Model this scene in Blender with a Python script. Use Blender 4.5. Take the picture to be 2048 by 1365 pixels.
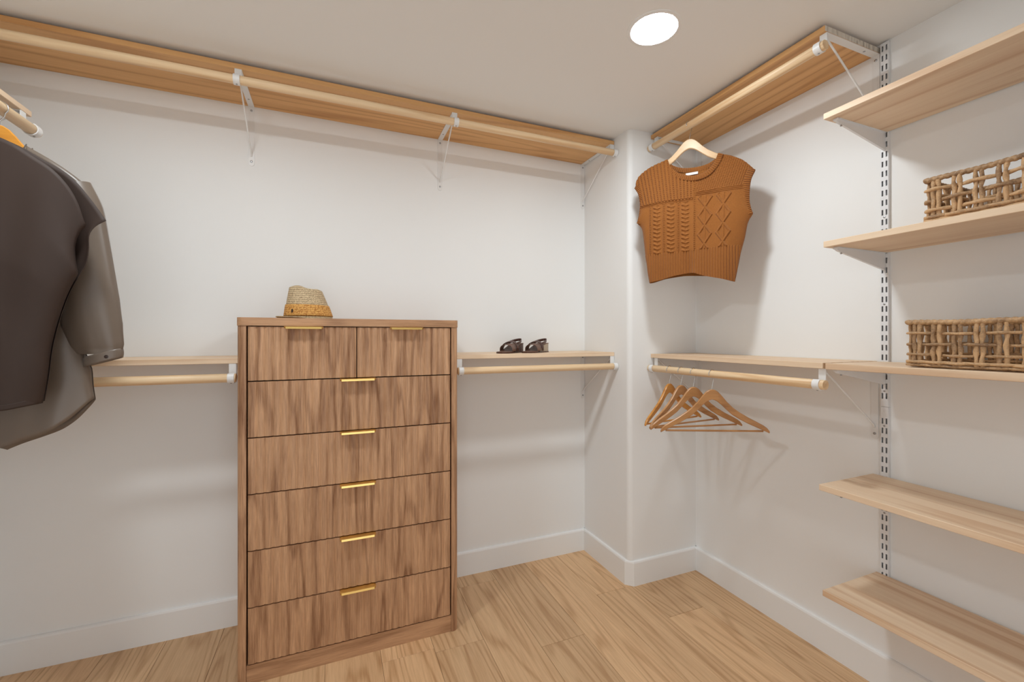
import bpy, bmesh, math, random
from mathutils import Vector, Matrix
random.seed(7)
for o in list(bpy.data.objects): bpy.data.objects.remove(o)
S = bpy.context.scene; COL = S.collection
PI = math.pi

# ------------------------------------------------------------------ camera, world, exposure
FPX, HORIZON, CAMZ = 868.0, 674.5, 1.33           # focal length / horizon in pixels of the 2048x1365 frame
YAW = math.atan(358/868)
cam = bpy.data.cameras.new('camera'); cam.lens = FPX*36/2048; cam.sensor_width = 36
cam.shift_y = -(682.5-HORIZON)/2048; cam.clip_start = 0.02
camo = bpy.data.objects.new('camera', cam); COL.objects.link(camo)
camo.location = (0, 0, CAMZ); camo.rotation_euler = (PI/2, 0, -YAW); S.camera = camo
W = bpy.data.worlds.new('world'); S.world = W; W.use_nodes = True
W.node_tree.nodes['Background'].inputs[0].default_value = (.92, .97, 1, 1)
W.node_tree.nodes['Background'].inputs[1].default_value = 1.5  # even world fill, reaching the room through the added doorway
S.view_settings.view_transform = 'Standard'; S.view_settings.look = 'None'
S.view_settings.gamma = 1; S.view_settings.use_curve_mapping = False
S.view_settings.exposure = 0.22
LAMP = 140.0                                         # radiance of the ceiling lamps' lenses

# pixel -> point on a known plane
FW = Vector((math.sin(YAW), math.cos(YAW), 0)); RT = Vector((math.cos(YAW), -math.sin(YAW), 0)); CAM = Vector((0, 0, CAMZ))
def ray(u, v): return FW + RT*((u-1024)/FPX) + Vector((0, 0, -(v-HORIZON)/FPX))
def on_plane(u, v, p, n):
    r = ray(u, v); return CAM + r*((Vector(p)-CAM).dot(Vector(n))/r.dot(Vector(n)))

# room
YA, XB, XL, YF, ZC = 2.346, 1.926, -1.235, -0.75, 2.444
XC, YC = 1.461, 1.902                                # corner chase

# ------------------------------------------------------------------ materials
def srgb(r, g, b):
    f = lambda c: c/12.92 if c <= .04045 else ((c+.055)/1.055)**2.4
    return (f(r/255), f(g/255), f(b/255), 1)
def newmat(name, col=(.8, .8, .8, 1), rough=.5, metal=0):
    m = bpy.data.materials.new(name); m.use_nodes = True
    b = m.node_tree.nodes['Principled BSDF']
    b.inputs['Base Color'].default_value = col; b.inputs['Roughness'].default_value = rough; b.inputs['Metallic'].default_value = metal
    return m
def N(m, t, **kw):
    n = m.node_tree.nodes.new(t)
    for k, v in kw.items(): setattr(n, k, v)
    return n
def L(m, a, b): m.node_tree.links.new(a, b)
def bsdf(m): return m.node_tree.nodes['Principled BSDF']
def bump(m, height_socket, strength, dist=.001):
    b = N(m, 'ShaderNodeBump'); b.inputs['Strength'].default_value = strength; b.inputs['Distance'].default_value = dist
    L(m, height_socket, b.inputs['Height']); L(m, b.outputs[0], bsdf(m).inputs['Normal'])
def math_node(m, op, a, b=None):
    n = N(m, 'ShaderNodeMath', operation=op)
    for i, x in enumerate((a, b)):
        if x is None: continue
        if isinstance(x, (int, float)): n.inputs[i].default_value = x
        else: L(m, x, n.inputs[i])
    return n.outputs[0]

def paint(name, col, rough=.75, b=.05):
    m = newmat(name, col, rough)
    tc = N(m, 'ShaderNodeTexCoord'); n = N(m, 'ShaderNodeTexNoise'); n.inputs['Scale'].default_value = 220; n.inputs['Detail'].default_value = 3
    L(m, tc.outputs['Object'], n.inputs['Vector']); bump(m, n.outputs[0], b)
    return m

def wood(name, light, dark, axis=0, along=.9, across=7.0, rings=7.0, ring_mix=.5, fibre=.35, rough=.5, tone=.0, fibre_scale=130, blotch=.25, bumps=.12):
    """grain runs along the object's local axis; every object gets its own offset"""
    m = newmat(name, light, rough)
    tc = N(m, 'ShaderNodeTexCoord'); oi = N(m, 'ShaderNodeObjectInfo')
    off = N(m, 'ShaderNodeCombineXYZ')
    for i, k in enumerate((37.0, 91.0, 53.0)): L(m, math_node(m, 'MULTIPLY', oi.outputs['Random'], k), off.inputs[i])
    add = N(m, 'ShaderNodeVectorMath', operation='ADD'); L(m, tc.outputs['Object'], add.inputs[0]); L(m, off.outputs[0], add.inputs[1])
    def mapped(a, c):
        s = [c, c, c]; s[axis] = a
        v = N(m, 'ShaderNodeVectorMath', operation='MULTIPLY'); L(m, add.outputs[0], v.inputs[0]); v.inputs[1].default_value = s
        return v.outputs[0]
    n1 = N(m, 'ShaderNodeTexNoise'); n1.inputs['Scale'].default_value = 1; n1.inputs['Detail'].default_value = 1.5; n1.inputs['Roughness'].default_value = .45
    L(m, mapped(along, across), n1.inputs['Vector'])
    n3 = N(m, 'ShaderNodeTexNoise'); n3.inputs['Scale'].default_value = 1; n3.inputs['Detail'].default_value = 3
    L(m, mapped(along*4, across*9), n3.inputs['Vector'])
    ph = math_node(m, 'ADD', math_node(m, 'MULTIPLY', n1.outputs[0], rings*6.283), math_node(m, 'MULTIPLY', n3.outputs[0], 1.6))
    sn = math_node(m, 'SINE', ph)
    ring = N(m, 'ShaderNodeMapRange'); L(m, sn, ring.inputs[0]); ring.inputs[1].default_value = -.2; ring.inputs[2].default_value = 1
    rp = math_node(m, 'POWER', ring.outputs[0], 2.2)
    n2 = N(m, 'ShaderNodeTexNoise'); n2.inputs['Scale'].default_value = 1; n2.inputs['Detail'].default_value = 4; n2.inputs['Roughness'].default_value = .65
    L(m, mapped(fibre_scale*.05, fibre_scale), n2.inputs['Vector'])
    fb = N(m, 'ShaderNodeMapRange'); L(m, n2.outputs[0], fb.inputs[0]); fb.inputs[1].default_value = .32; fb.inputs[2].default_value = .72
    n4 = N(m, 'ShaderNodeTexNoise'); n4.inputs['Scale'].default_value = 1; n4.inputs['Detail'].default_value = 2
    L(m, mapped(along*1.3, across*2.2), n4.inputs['Vector'])
    bl = N(m, 'ShaderNodeMapRange'); L(m, n4.outputs[0], bl.inputs[0]); bl.inputs[1].default_value = .3; bl.inputs[2].default_value = .7
    f = math_node(m, 'ADD', math_node(m, 'ADD', math_node(m, 'MULTIPLY', rp, ring_mix), math_node(m, 'MULTIPLY', fb.outputs[0], fibre)), math_node(m, 'MULTIPLY', bl.outputs[0], blotch))
    mix = N(m, 'ShaderNodeMix', data_type='RGBA', clamp_factor=True); L(m, f, mix.inputs[0]); mix.inputs[6].default_value = light; mix.inputs[7].default_value = dark
    out = mix.outputs[2]
    if tone:
        hv = N(m, 'ShaderNodeHueSaturation'); L(m, out, hv.inputs['Color'])
        mr = N(m, 'ShaderNodeMapRange'); L(m, oi.outputs['Random'], mr.inputs[0]); mr.inputs[3].default_value = 1-tone; mr.inputs[4].default_value = 1+tone
        L(m, mr.outputs[0], hv.inputs['Value']); out = hv.outputs[0]
    L(m, out, bsdf(m).inputs['Base Color'])
    bump(m, math_node(m, 'ADD', math_node(m, 'MULTIPLY', rp, -.6), n2.outputs[0]), bumps, .0006)
    return m

M = {}
M['wall'] = paint('wall_paint', (.90, .896, .888, 1))
M['ceiling'] = paint('ceiling_paint', (.90, .895, .885, 1), .85)
M['trim'] = paint('trim_paint', (.90, .897, .89, 1), .45, .02)
M['floor_gap'] = newmat('floor_gap', (.10, .055, .03, 1), .9)
M['plank'] = wood('floor_oak', srgb(236, 198, 154), srgb(176, 128, 84), along=.5, across=6.0, rings=15, ring_mix=.34, fibre=.36, rough=.42, tone=.10, blotch=.22)
M['pine'] = wood('pine_board', srgb(243, 219, 190), srgb(206, 162, 122), along=.5, across=9, rings=5, ring_mix=.42, fibre=.2, rough=.55, tone=.03, blotch=.25)
M['honey'] = wood('honey_pine_board', srgb(236, 186, 126), srgb(184, 126, 70), along=.4, across=8, rings=6, ring_mix=.42, fibre=.22, rough=.5, tone=.03, blotch=.25)
M['rodwood'] = wood('rod_wood', srgb(246, 219, 180), srgb(212, 166, 116), along=1.2, across=22, rings=3, ring_mix=.4, fibre=.3, rough=.45, tone=.02)
M['walnut_v'] = wood('dresser_veneer_upright', srgb(218, 172, 132), srgb(134, 92, 62), axis=2, along=1.6, across=13, rings=4, ring_mix=.36, fibre=.5, rough=.5, fibre_scale=220, blotch=.35)
M['walnut_h'] = wood('dresser_veneer_level', srgb(212, 166, 126), srgb(138, 96, 64), axis=0, along=1.6, across=13, rings=4, ring_mix=.3, fibre=.45, rough=.5, fibre_scale=220, blotch=.3)
M['dark'] = newmat('carcass_dark', srgb(40, 24, 14), .8)
M['gold'] = newmat('brushed_gold', (.83, .58, .20, 1), .28, 1)
M['white_metal'] = newmat('white_enamel', (.84, .83, .82, 1), .38)
M['screw'] = newmat('screw_steel', (.42, .42, .43, 1), .35, .9)
M['steel'] = newmat('hook_steel', (.62, .61, .60, 1), .25, 1)
M['grey_enamel'] = newmat('grey_enamel', (.83, .84, .86, 1), .4)
M['slot_grey'] = newmat('channel_grey', (.52, .54, .57, 1), .5)
M['end_grain'] = wood('weathered_end_grain', srgb(232, 224, 212), srgb(150, 138, 124), axis=2, along=6, across=30, rings=5, ring_mix=.5, fibre=.3)
M['hanger_pale'] = wood('hanger_beech', srgb(240, 206, 164), srgb(212, 166, 118), along=3, across=20, rings=3, ring_mix=.3, fibre=.2, rough=.35, bumps=.03)
M['hanger_amber'] = wood('hanger_amber', srgb(222, 156, 74), srgb(172, 104, 40), along=3, across=20, rings=3, ring_mix=.3, fibre=.2, rough=.3, bumps=.03)
M['hanger_tan'] = wood('hanger_tan', srgb(206, 152, 98), srgb(150, 98, 54), along=3, across=20, rings=3, ring_mix=.35, fibre=.25, rough=.35, bumps=.03)
M['hanger_orange'] = wood('hanger_orange', srgb(236, 164, 70), srgb(196, 122, 44), along=3, across=20, rings=3, ring_mix=.3, fibre=.2, rough=.3, bumps=.03)
def fabric(name, col, rough, scale=900, b=.15, sheen=.2, var=.0):
    m = newmat(name, col, rough)
    tc = N(m, 'ShaderNodeTexCoord'); n = N(m, 'ShaderNodeTexNoise'); n.inputs['Scale'].default_value = scale; n.inputs['Detail'].default_value = 2
    L(m, tc.outputs['Object'], n.inputs['Vector']); bump(m, n.outputs[0], b, .0006)
    if var:
        mr = N(m, 'ShaderNodeMapRange'); L(m, n.outputs[0], mr.inputs[0]); mr.inputs[1].default_value = .3; mr.inputs[2].default_value = .7
        mr.inputs[3].default_value = 1-var; mr.inputs[4].default_value = 1+var
        hv = N(m, 'ShaderNodeHueSaturation'); hv.inputs['Color'].default_value = col; L(m, mr.outputs[0], hv.inputs['Value']); L(m, hv.outputs[0], bsdf(m).inputs['Base Color'])
    bsdf(m).inputs['Sheen Weight'].default_value = sheen
    return m
M['knit'] = fabric('mustard_brown_knit', srgb(150, 90, 32), .9, 700, .35, .15, .28)
M['blouse'] = fabric('dark_brown_crepe', srgb(54, 38, 30), .7, 1500, .12, 0)
M['satin'] = fabric('taupe_satin', srgb(112, 98, 86), .36, 1200, .05, .1)
M['label'] = fabric('label_cloth', srgb(240, 238, 236), .8, 600, .05, 0)
# straw: mottled plait rows
def straw(name, a, b, rows=330, speck=520):
    m = newmat(name, a, .75)
    tc = N(m, 'ShaderNodeTexCoord'); sep = N(m, 'ShaderNodeSeparateXYZ'); L(m, tc.outputs['Object'], sep.inputs[0])
    row = math_node(m, 'SINE', math_node(m, 'MULTIPLY', sep.outputs[2], rows*2.2))
    n = N(m, 'ShaderNodeTexNoise'); n.inputs['Scale'].default_value = speck; n.inputs['Detail'].default_value = 1; L(m, tc.outputs['Object'], n.inputs['Vector'])
    mr = N(m, 'ShaderNodeMapRange'); L(m, n.outputs[0], mr.inputs[0]); mr.inputs[1].default_value = .42; mr.inputs[2].default_value = .62
    f = math_node(m, 'ADD', mr.outputs[0], math_node(m, 'MULTIPLY', row, -.22))
    mix = N(m, 'ShaderNodeMix', data_type='RGBA', clamp_factor=True); L(m, f, mix.inputs[0]); mix.inputs[6].default_value = a; mix.inputs[7].default_value = b
    L(m, mix.outputs[2], bsdf(m).inputs['Base Color']); bump(m, math_node(m, 'ADD', row, n.outputs[0]), .5, .001)
    return m
M['straw'] = straw('mottled_straw', srgb(232, 208, 168), srgb(112, 84, 54))
M['straw_band'] = straw('tan_straw', srgb(222, 168, 92), srgb(176, 116, 50), 330, 160)
M['emblem'] = newmat('emblem_dark', srgb(48, 30, 22), .4)
def rattan(name, a, b):
    m = newmat(name, a, .6)
    tc = N(m, 'ShaderNodeTexCoord'); oi = N(m, 'ShaderNodeObjectInfo')
    n = N(m, 'ShaderNodeTexNoise'); n.inputs['Scale'].default_value = 34; n.inputs['Detail'].default_value = 3; L(m, tc.outputs['Object'], n.inputs['Vector'])
    w = N(m, 'ShaderNodeTexNoise'); w.inputs['Scale'].default_value = 240; w.inputs['Detail'].default_value = 2; L(m, tc.outputs['Object'], w.inputs['Vector'])
    f = math_node(m, 'ADD', math_node(m, 'MULTIPLY', n.outputs[0], 1.5), math_node(m, 'MULTIPLY', oi.outputs['Random'], .5))
    f = math_node(m, 'ADD', math_node(m, 'SUBTRACT', f, .75), math_node(m, 'MULTIPLY', math_node(m, 'SUBTRACT', w.outputs[0], .5), .9))
    mix = N(m, 'ShaderNodeMix', data_type='RGBA', clamp_factor=True); L(m, f, mix.inputs[0]); mix.inputs[6].default_value = a; mix.inputs[7].default_value = b
    L(m, mix.outputs[2], bsdf(m).inputs['Base Color']); bump(m, w.outputs[0], .3, .001)
    return m
M['rattan'] = rattan('water_hyacinth', srgb(208, 168, 124), srgb(92, 64, 44))
M['sandal'] = fabric('sandal_brown_leather', srgb(112, 82, 68), .45, 300, .1, 0)
M['croc'] = newmat('croc_leather', srgb(74, 42, 30), .35)
_v = N(M['croc'], 'ShaderNodeTexVoronoi'); _v.inputs['Scale'].default_value = 150
_t = N(M['croc'], 'ShaderNodeTexCoord'); L(M['croc'], _t.outputs['Object'], _v.inputs['Vector']); bump(M['croc'], _v.outputs[0], .8, .002)
M['heel_grey'] = newmat('heel_pale_leather', srgb(176, 160, 140), .4)
m = newmat('lamp_lens', (1, 1, 1, 1), .5); bsdf(m).inputs['Emission Color'].default_value = (.885, .965, 1.0, 1); bsdf(m).inputs['Emission Strength'].default_value = LAMP
M['lens'] = m

# ------------------------------------------------------------------ mesh helpers
def link(name, me, mat, parent=None, loc=(0, 0, 0), rotz=0):
    o = bpy.data.objects.new(name, me); COL.objects.link(o)
    if mat is not None and not me.materials: me.materials.append(M[mat] if isinstance(mat, str) else mat)
    o.location = loc; o.rotation_euler = (0, 0, rotz)
    if parent is not None: o.parent = parent
    return o
def to_mesh(name, bm, smooth=None):
    bmesh.ops.recalc_face_normals(bm, faces=bm.faces)
    if smooth is not None:
        for f in bm.faces: f.smooth = True
        for e in bm.edges:
            if len(e.link_faces) == 2 and e.calc_face_angle(0) > math.radians(smooth): e.smooth = False
    me = bpy.data.meshes.new(name); bm.to_mesh(me); bm.free(); return me
def box(bm, x0, x1, y0, y1, z0, z1, bev=0, seg=2):
    r = bmesh.ops.create_cube(bm, size=1)['verts']
    for v in r: v.co = Vector(((x0+x1)/2+v.co.x*(x1-x0), (y0+y1)/2+v.co.y*(y1-y0), (z0+z1)/2+v.co.z*(z1-z0)))
    if bev:
        es = {e for v in r for e in v.link_edges}
        bmesh.ops.bevel(bm, geom=list(es), offset=bev, segments=seg, affect='EDGES', profile=.5)
    return bm
def bx(*a, **k): return box(bmesh.new(), *a, **k)
def tube(bm, pts, r, n=10, closed=False, caps=True, rfun=None):
    """round tube through points; rfun(i, angle, arclength) scales the radius"""
    pts = [Vector(p) for p in pts]; k = len(pts); rings = []; ref = None; s = 0
    for i, p in enumerate(pts):
        a = pts[(i-1) % k] if (closed or i > 0) else p
        b = pts[(i+1) % k] if (closed or i < k-1) else p
        t = (b-a).normalized()
        if ref is None:
            ref = t.orthogonal().normalized() if abs(t.z) > .9 else Vector((0, 0, 1)).cross(t).normalized()
        ref = (ref-t*ref.dot(t)).normalized(); bi = t.cross(ref)
        if i: s += (p-pts[i-1]).length
        ring = []
        for j in range(n):
            an = 2*PI*j/n; rr = r*(rfun(i, an, s) if rfun else 1)
            ring.append(bm.verts.new(p+(ref*math.cos(an)+bi*math.sin(an))*rr))
        rings.append(ring)
    for i in range(k if closed else k-1):
        a, b = rings[i], rings[(i+1) % k]
        for j in range(n): bm.faces.new((a[j], a[(j+1) % n], b[(j+1) % n], b[j]))
    if caps and not closed: bm.faces.new(list(reversed(rings[0]))); bm.faces.new(rings[-1])
    return bm
def extrude_poly(bm, poly, fn0, fn1):
    """poly of 2-D points placed by fn0 / fn1 into two parallel 3-D outlines"""
    a = [bm.verts.new(fn0(*p)) for p in poly]; b = [bm.verts.new(fn1(*p)) for p in poly]; n = len(poly)
    bm.faces.new(a); bm.faces.new(list(reversed(b)))
    for i in range(n): bm.faces.new((a[i], b[i], b[(i+1) % n], a[(i+1) % n]))
    return bm
def arc(cx, cy, r, a0, a1, n): return [(cx+r*math.cos(math.radians(a0+(a1-a0)*i/n)), cy+r*math.sin(math.radians(a0+(a1-a0)*i/n))) for i in range(n+1)]
def thing(name, label, cat, loc=(0, 0, 0), rotz=0, group=None):
    o = bpy.data.objects.new(name, None); COL.objects.link(o); o.empty_display_size = .05
    o.location = loc; o.rotation_euler = (0, 0, rotz); return tag(o, label, cat, group)
def tag(o, label, cat, group=None):
    o['label'] = label; o['category'] = cat
    if group: o['group'] = group
    return o
def struct(o, label, cat):
    o['kind'] = 'structure'; o['label'] = label; o['category'] = cat; return o

# ------------------------------------------------------------------ the room
T = .12
def slab(name, label, cat, mat, *b): return struct(link(name, to_mesh(name, bx(*b)), mat), label, cat)
slab('wall_back', 'long white painted wall behind the brown dresser', 'wall', 'wall', XL-T, XC+.3, YA, YA+T, 0, ZC)
slab('wall_right', 'white painted wall carrying the slotted standard and open shelves', 'wall', 'wall', XB, XB+T, YF-T, YC+.3, 0, ZC)
slab('wall_left', 'white painted wall behind the hanging blouse and shirt', 'wall', 'wall', XL-T, XL, YF-T, YA, 0, ZC)
bm = bmesh.new(); FILL_DOOR = (-.78, .78, 2.10)              # unseen opening behind the camera, added and widened to let in fill light
for b in ((XL, FILL_DOOR[0], 0, ZC), (FILL_DOOR[1], XB, 0, ZC), (FILL_DOOR[0], FILL_DOOR[1], FILL_DOOR[2], ZC)): box(bm, b[0], b[1], YF-T, YF, b[2], b[3])
struct(link('wall_front', to_mesh('wall_front', bm), 'wall'), 'white painted wall with an added open doorway opposite the dresser', 'wall')
bm = bmesh.new(); R = .026
poly = [(XC, YA), ] + arc(XC+R, YC+R, R, 180, 270, 8) + [(XB, YC), (XB, YA)]
extrude_poly(bm, poly, lambda x, y: (x, y, 0), lambda x, y: (x, y, ZC))
struct(link('wall_corner', to_mesh('wall_corner', bm, 30), 'wall'), 'white boxed-out wall corner with a rounded vertical edge', 'wall')
slab('ceiling', 'flat white ceiling with the round recessed lights', 'ceiling', 'ceiling', XL-T, XB+T, YF-T, YA+T, ZC, ZC+.1)

# baseboards: flat board with an eased top edge
BH, BT = .131, .014
def bb_profile(): return [(0, 0), (BT, 0), (BT, BH-.010), (BT-.003, BH-.003), (BT-.008, BH), (0, BH)]
def baseboard(name, label, a, b, nrm):
    bm = bmesh.new(); nx, ny = nrm
    extrude_poly(bm, bb_profile(), lambda d, z: (a[0]+nx*d, a[1]+ny*d, z), lambda d, z: (b[0]+nx*d, b[1]+ny*d, z))
    return struct(link(name, to_mesh(name, bm), 'trim'), label, 'baseboard')
baseboard('baseboard_back', 'tall white baseboard along the wall behind the dresser', (XL, YA), (XC, YA), (0, -1))
baseboard('baseboard_right', 'tall white baseboard under the open shelves', (XB, YF), (XB, YC), (-1, 0))
baseboard('baseboard_left', 'tall white baseboard under the hanging clothes', (XL, YF), (XL, YA), (1, 0))
bf = baseboard('baseboard_front', 'tall white baseboard on both sides of the added doorway', (XL, YF), (FILL_DOOR[0]-.09, YF), (0, 1))
bm = bmesh.new(); extrude_poly(bm, bb_profile(), lambda d, z: (FILL_DOOR[1]+.09, YF+d, z), lambda d, z: (XB, YF+d, z)); link('front_run', to_mesh('front_run', bm), 'trim', bf)
bm = bmesh.new()
for a, b, c, d in ((FILL_DOOR[0]-.09, FILL_DOOR[0], 0, FILL_DOOR[2]+.09), (FILL_DOOR[1], FILL_DOOR[1]+.09, 0, FILL_DOOR[2]+.09), (FILL_DOOR[0], FILL_DOOR[1], FILL_DOOR[2], FILL_DOOR[2]+.09)): box(bm, a, b, YF, YF+.016, c, d)
struct(link('trim_1', to_mesh('trim_1', bm), 'trim'), 'flat white casing around the added doorway', 'trim')
# around the boxed corner: side run, faceted corner block, front run
bc = baseboard('baseboard_corner', 'white baseboard wrapping the boxed-out corner with a cut corner piece', (XC, YA), (XC, YC+.022), (-1, 0))
bm = bmesh.new()
extrude_poly(bm, bb_profile(), lambda d, z: (XC+.022, YC-d, z), lambda d, z: (XB, YC-d, z))
link('front_run', to_mesh('front_run', bm), 'trim', bc)
bm = bmesh.new()
def facet(d, z):                                      # mitred across the bullnose
    return (XC-d, YC+.022, z), (XC+.022, YC-d, z)
pr = bb_profile(); a = [bm.verts.new(facet(*p)[0]) for p in pr]; b = [bm.verts.new(facet(*p)[1]) for p in pr]
bm.faces.new(a); bm.faces.new(list(reversed(b)))
for i in range(len(pr)): bm.faces.new((a[i], b[i], b[(i+1) % len(pr)], a[(i+1) % len(pr)]))
link('corner_piece', to_mesh('corner_piece', bm), 'trim', bc)

# floor: subfloor slab with individual planks running away from the camera
floor = slab('floor', 'light oak plank floor', 'floor', 'floor_gap', XL-T, XB+T, YF-T, YA+T, -.05, -.002)
PW = .2142; x_seams = [1.470+PW*k for k in range(-13, 3)]
joints = {9: (1.672,), 12: (1.618, .1), 8: (2.231, .62), 7: (1.812, .35), 11: (1.902, .45), 10: (1.05,)}
rnd = random.Random(3)
for i, x0 in enumerate(x_seams):
    xa, xb = max(x0, XL-.01), min(x0+PW, XB+.01)
    if xb-xa < .01: continue
    k = round((x0-1.470)/PW)+12
    js = joints.get(k, tuple(sorted((rnd.uniform(1.2, 2.2), rnd.uniform(-.2, .7)), reverse=True)))
    ys = [YA+.005]+list(js)+[YF-.01]
    for y1, y0 in zip(ys[:-1], ys[1:]):
        ln, w = y1-y0, xb-xa
        me = to_mesh('plank', bx(-ln/2+.0006, ln/2-.0006, -w/2+.0005, w/2-.0005, -.014, 0, bev=.0009, seg=1))
        link('plank', me, 'plank', floor, ((xa+xb)/2, (y0+y1)/2, 0), PI/2)

# ------------------------------------------------------------------ ceiling lamps
def lamp(x, y, label):
    t = thing('recessed_light', label, 'ceiling light', (x, y, ZC), 0, 'round ceiling downlights')
    bm = bmesh.new(); prof = [(.079, -.0005), (.082, -.004), (.088, -.0045), (.094, -.002), (.095, 0)]; n = 48; rings = []
    for r, z in prof: rings.append([bm.verts.new((r*math.cos(2*PI*j/n), r*math.sin(2*PI*j/n), z)) for j in range(n)])
    for a, b in zip(rings[:-1], rings[1:]):
        for j in range(n): bm.faces.new((a[j], a[(j+1) % n], b[(j+1) % n], b[j]))
    link('trim_ring', to_mesh('trim_ring', bm, 40), 'trim', t)
    bm = bmesh.new(); c = bm.verts.new((0, 0, -.004)); ring = [bm.verts.new((.080*math.cos(2*PI*j/n), .080*math.sin(2*PI*j/n), -.003)) for j in range(n)]
    for j in range(n): bm.faces.new((c, ring[(j+1) % n], ring[j]))
    link('lens', to_mesh('lens', bm), 'lens', t)
lamp(1.072, 1.254, 'round flush ceiling light near the boxed-out corner')
lamp(-.50, 1.254, 'round flush ceiling light above the hanging clothes')

# ------------------------------------------------------------------ shelves, brackets, rods
TH = .021
def board(label, length, depth, loc, rotz, mat='pine', group=None, th=TH, name='closet_shelf'):
    """local x along the length, y from the wall outwards (0..depth), z = 0 at the underside"""
    me = to_mesh(name, bx(-length/2, length/2, -depth/2, depth/2, 0, th, bev=.0012, seg=1))
    o = link(name, me, mat, None, loc, rotz); return tag(o, label, 'shelf', group)
RR = .0172
def rod(label, p0, p1):
    p0, p1 = Vector(p0), Vector(p1); ln = (p1-p0).length; bm = bmesh.new()
    tube(bm, [(-ln/2, 0, 0), (-ln/2+.001, 0, 0), (ln/2-.001, 0, 0), (ln/2, 0, 0)], RR, 28, rfun=lambda i, a, s: .96 if i in (0, 3) else 1)
    o = link('closet_rod', to_mesh('closet_rod', bm, 40), 'rodwood', None, (p0+p1)/2, math.atan2(p1.y-p0.y, p1.x-p0.x))
    return tag(o, label, 'rod')
def disc(bm, c, n, r, h, seg=12):
    c, n = Vector(c), Vector(n).normalized(); return tube(bm, [c, c+n*h*.7, c+n*h], r, seg, rfun=lambda i, a, s: (1, 1, .7)[i])
# bracket prototype: x along the wall, y out from the wall, z down from the shelf underside
RY, RZ = .333, -.056
BR = {}
bm = bmesh.new()
extrude_poly(bm, [(-.0125, 0), (.0125, 0), (.0125, -.266)]+arc(0, -.266, .0125, 0, -180, 8)[1:], lambda x, z: (x, 0, z), lambda x, z: (x, .0028, z))
BR['wall_strap'] = (to_mesh('wall_strap', bm), 'white_metal')
BR['shelf_strap'] = (to_mesh('shelf_strap', bx(-.0125, .0125, .0028, .312, -.003, -.0004)), 'white_metal')
bm = bmesh.new(); n0 = 24                              # front tab and the collar that carries the rod
box(bm, -.0125, .0125, .309, .312, -.050, -.0025)
ri, ro = RR+.0004, RR+.0034
po = [(RY+r*math.cos(a), RZ+r*math.sin(a)) for r, aa in ((ro, 1), (ri, -1)) for a in [math.radians(x) for x in ([135+290*i/n0 for i in range(n0+1)][::aa])]]
ring_o = po[:n0+1]; ring_i = po[n0+1:][::-1]
for i in range(n0):
    vs = [[bm.verts.new((sx, *p)) for p in (ring_o[i], ring_o[i+1], ring_i[i+1], ring_i[i])] for sx in (-.0115, .0115)]
    bm.faces.new(vs[0]); bm.faces.new(vs[1][::-1])
    for k in [0, 2]+([3] if i == 0 else [])+([1] if i == n0-1 else []): bm.faces.new((vs[0][k], vs[1][k], vs[1][(k+1) % 4], vs[0][(k+1) % 4]))
bmesh.ops.remove_doubles(bm, verts=bm.verts, dist=1e-5)
BR['rod_hook'] = (to_mesh('rod_hook', bm, 35), 'white_metal')
bm = bmesh.new(); tube(bm, [(0, .300, -.004), (0, .296, -.010), (0, .010, -.222), (0, .004, -.234)], .0034, 10)
BR['brace'] = (to_mesh('brace', bm, 50), 'white_metal')
bm = bmesh.new(); disc(bm, (0, .0026, -.020), (0, 1, 0), .0052, .0022); BR['screw'] = (to_mesh('screw', bm, 40), 'screw')
bm = bmesh.new(); disc(bm, (0, .0026, -.258), (0, 1, 0), .0052, .0022); BR['screw#2'] = (to_mesh('screw', bm, 40), 'screw')
bm = bmesh.new(); disc(bm, (0, RY+.004, RZ-.0192), (0, .2, -1), .0032, .003); BR['screw#3'] = (to_mesh('screw', bm, 40), 'screw')
bm = bmesh.new(); disc(bm, (0, .075, -.0028), (0, 0, -1), .0042, .0016); BR['screw#4'] = (to_mesh('screw', bm, 40), 'screw')
def bracket(label, loc, rotz, group=None):
    t = thing('rod_bracket', label, 'bracket', loc, rotz, group)
    for k, (me, mt) in BR.items(): link(k.split('#')[0], me, mt, t)
    return t
# wall_back faces -y: rotate by pi ; wall_right faces -x: rotate by pi/2 ; wall_left faces +x: rotate by -pi/2
G = .001
DEP = .312
ZU, ZLA, ZLB = 2.410, 1.2235, 1.2175
board('long honey pine shelf right under the ceiling above the dresser', XC-XL-.004, DEP, ((XC+XL)/2, YA-G-DEP/2, ZU), 0, 'honey')
XW0, XW1 = -.348, .538
board('pine shelf behind the hanging clothes, ending at the dresser', XW0-XL-.002, DEP, ((XW0+XL)/2, YA-G-DEP/2, ZLA), 0)
board('pine shelf with the sandals, between dresser and boxed-out corner', XC-.002-XW1, DEP, ((XW1+XC)/2, YA-G-DEP/2, ZLA), 0)
YE = .992                                             # where the corner shelves meet the slotted-standard shelves
sb = board('short honey pine shelf at the ceiling above the knitted vest', YC-.003-YE, DEP+.01, (XB-G-(DEP+.01)/2, (YC+YE)/2, ZU), PI/2, 'honey')
ef = link('end_grain', to_mesh('end_grain', bx(-.0004, 0, -(DEP+.01)/2+.001, (DEP+.01)/2-.001, .001, TH-.001)), 'end_grain', sb, (-(YC-.003-YE)/2, 0, 0)); ef['label'] = 'pale grey end grain'
board('pine shelf above the row of empty wooden hangers', YC-.003-YE-.008, DEP+.01, (XB-G-(DEP+.01)/2, (YC+YE)/2+.004, ZLB), PI/2)
for x, lb in ((-.353, 'white rod bracket under the ceiling shelf, above the dresser left end'), (.541, 'white rod bracket under the ceiling shelf, above the dresser right end'),
              (1.446, 'white rod bracket under the long ceiling shelf, against the boxed-out corner')):
    bracket(lb, (x, YA-.0002, ZU), PI)
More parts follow.
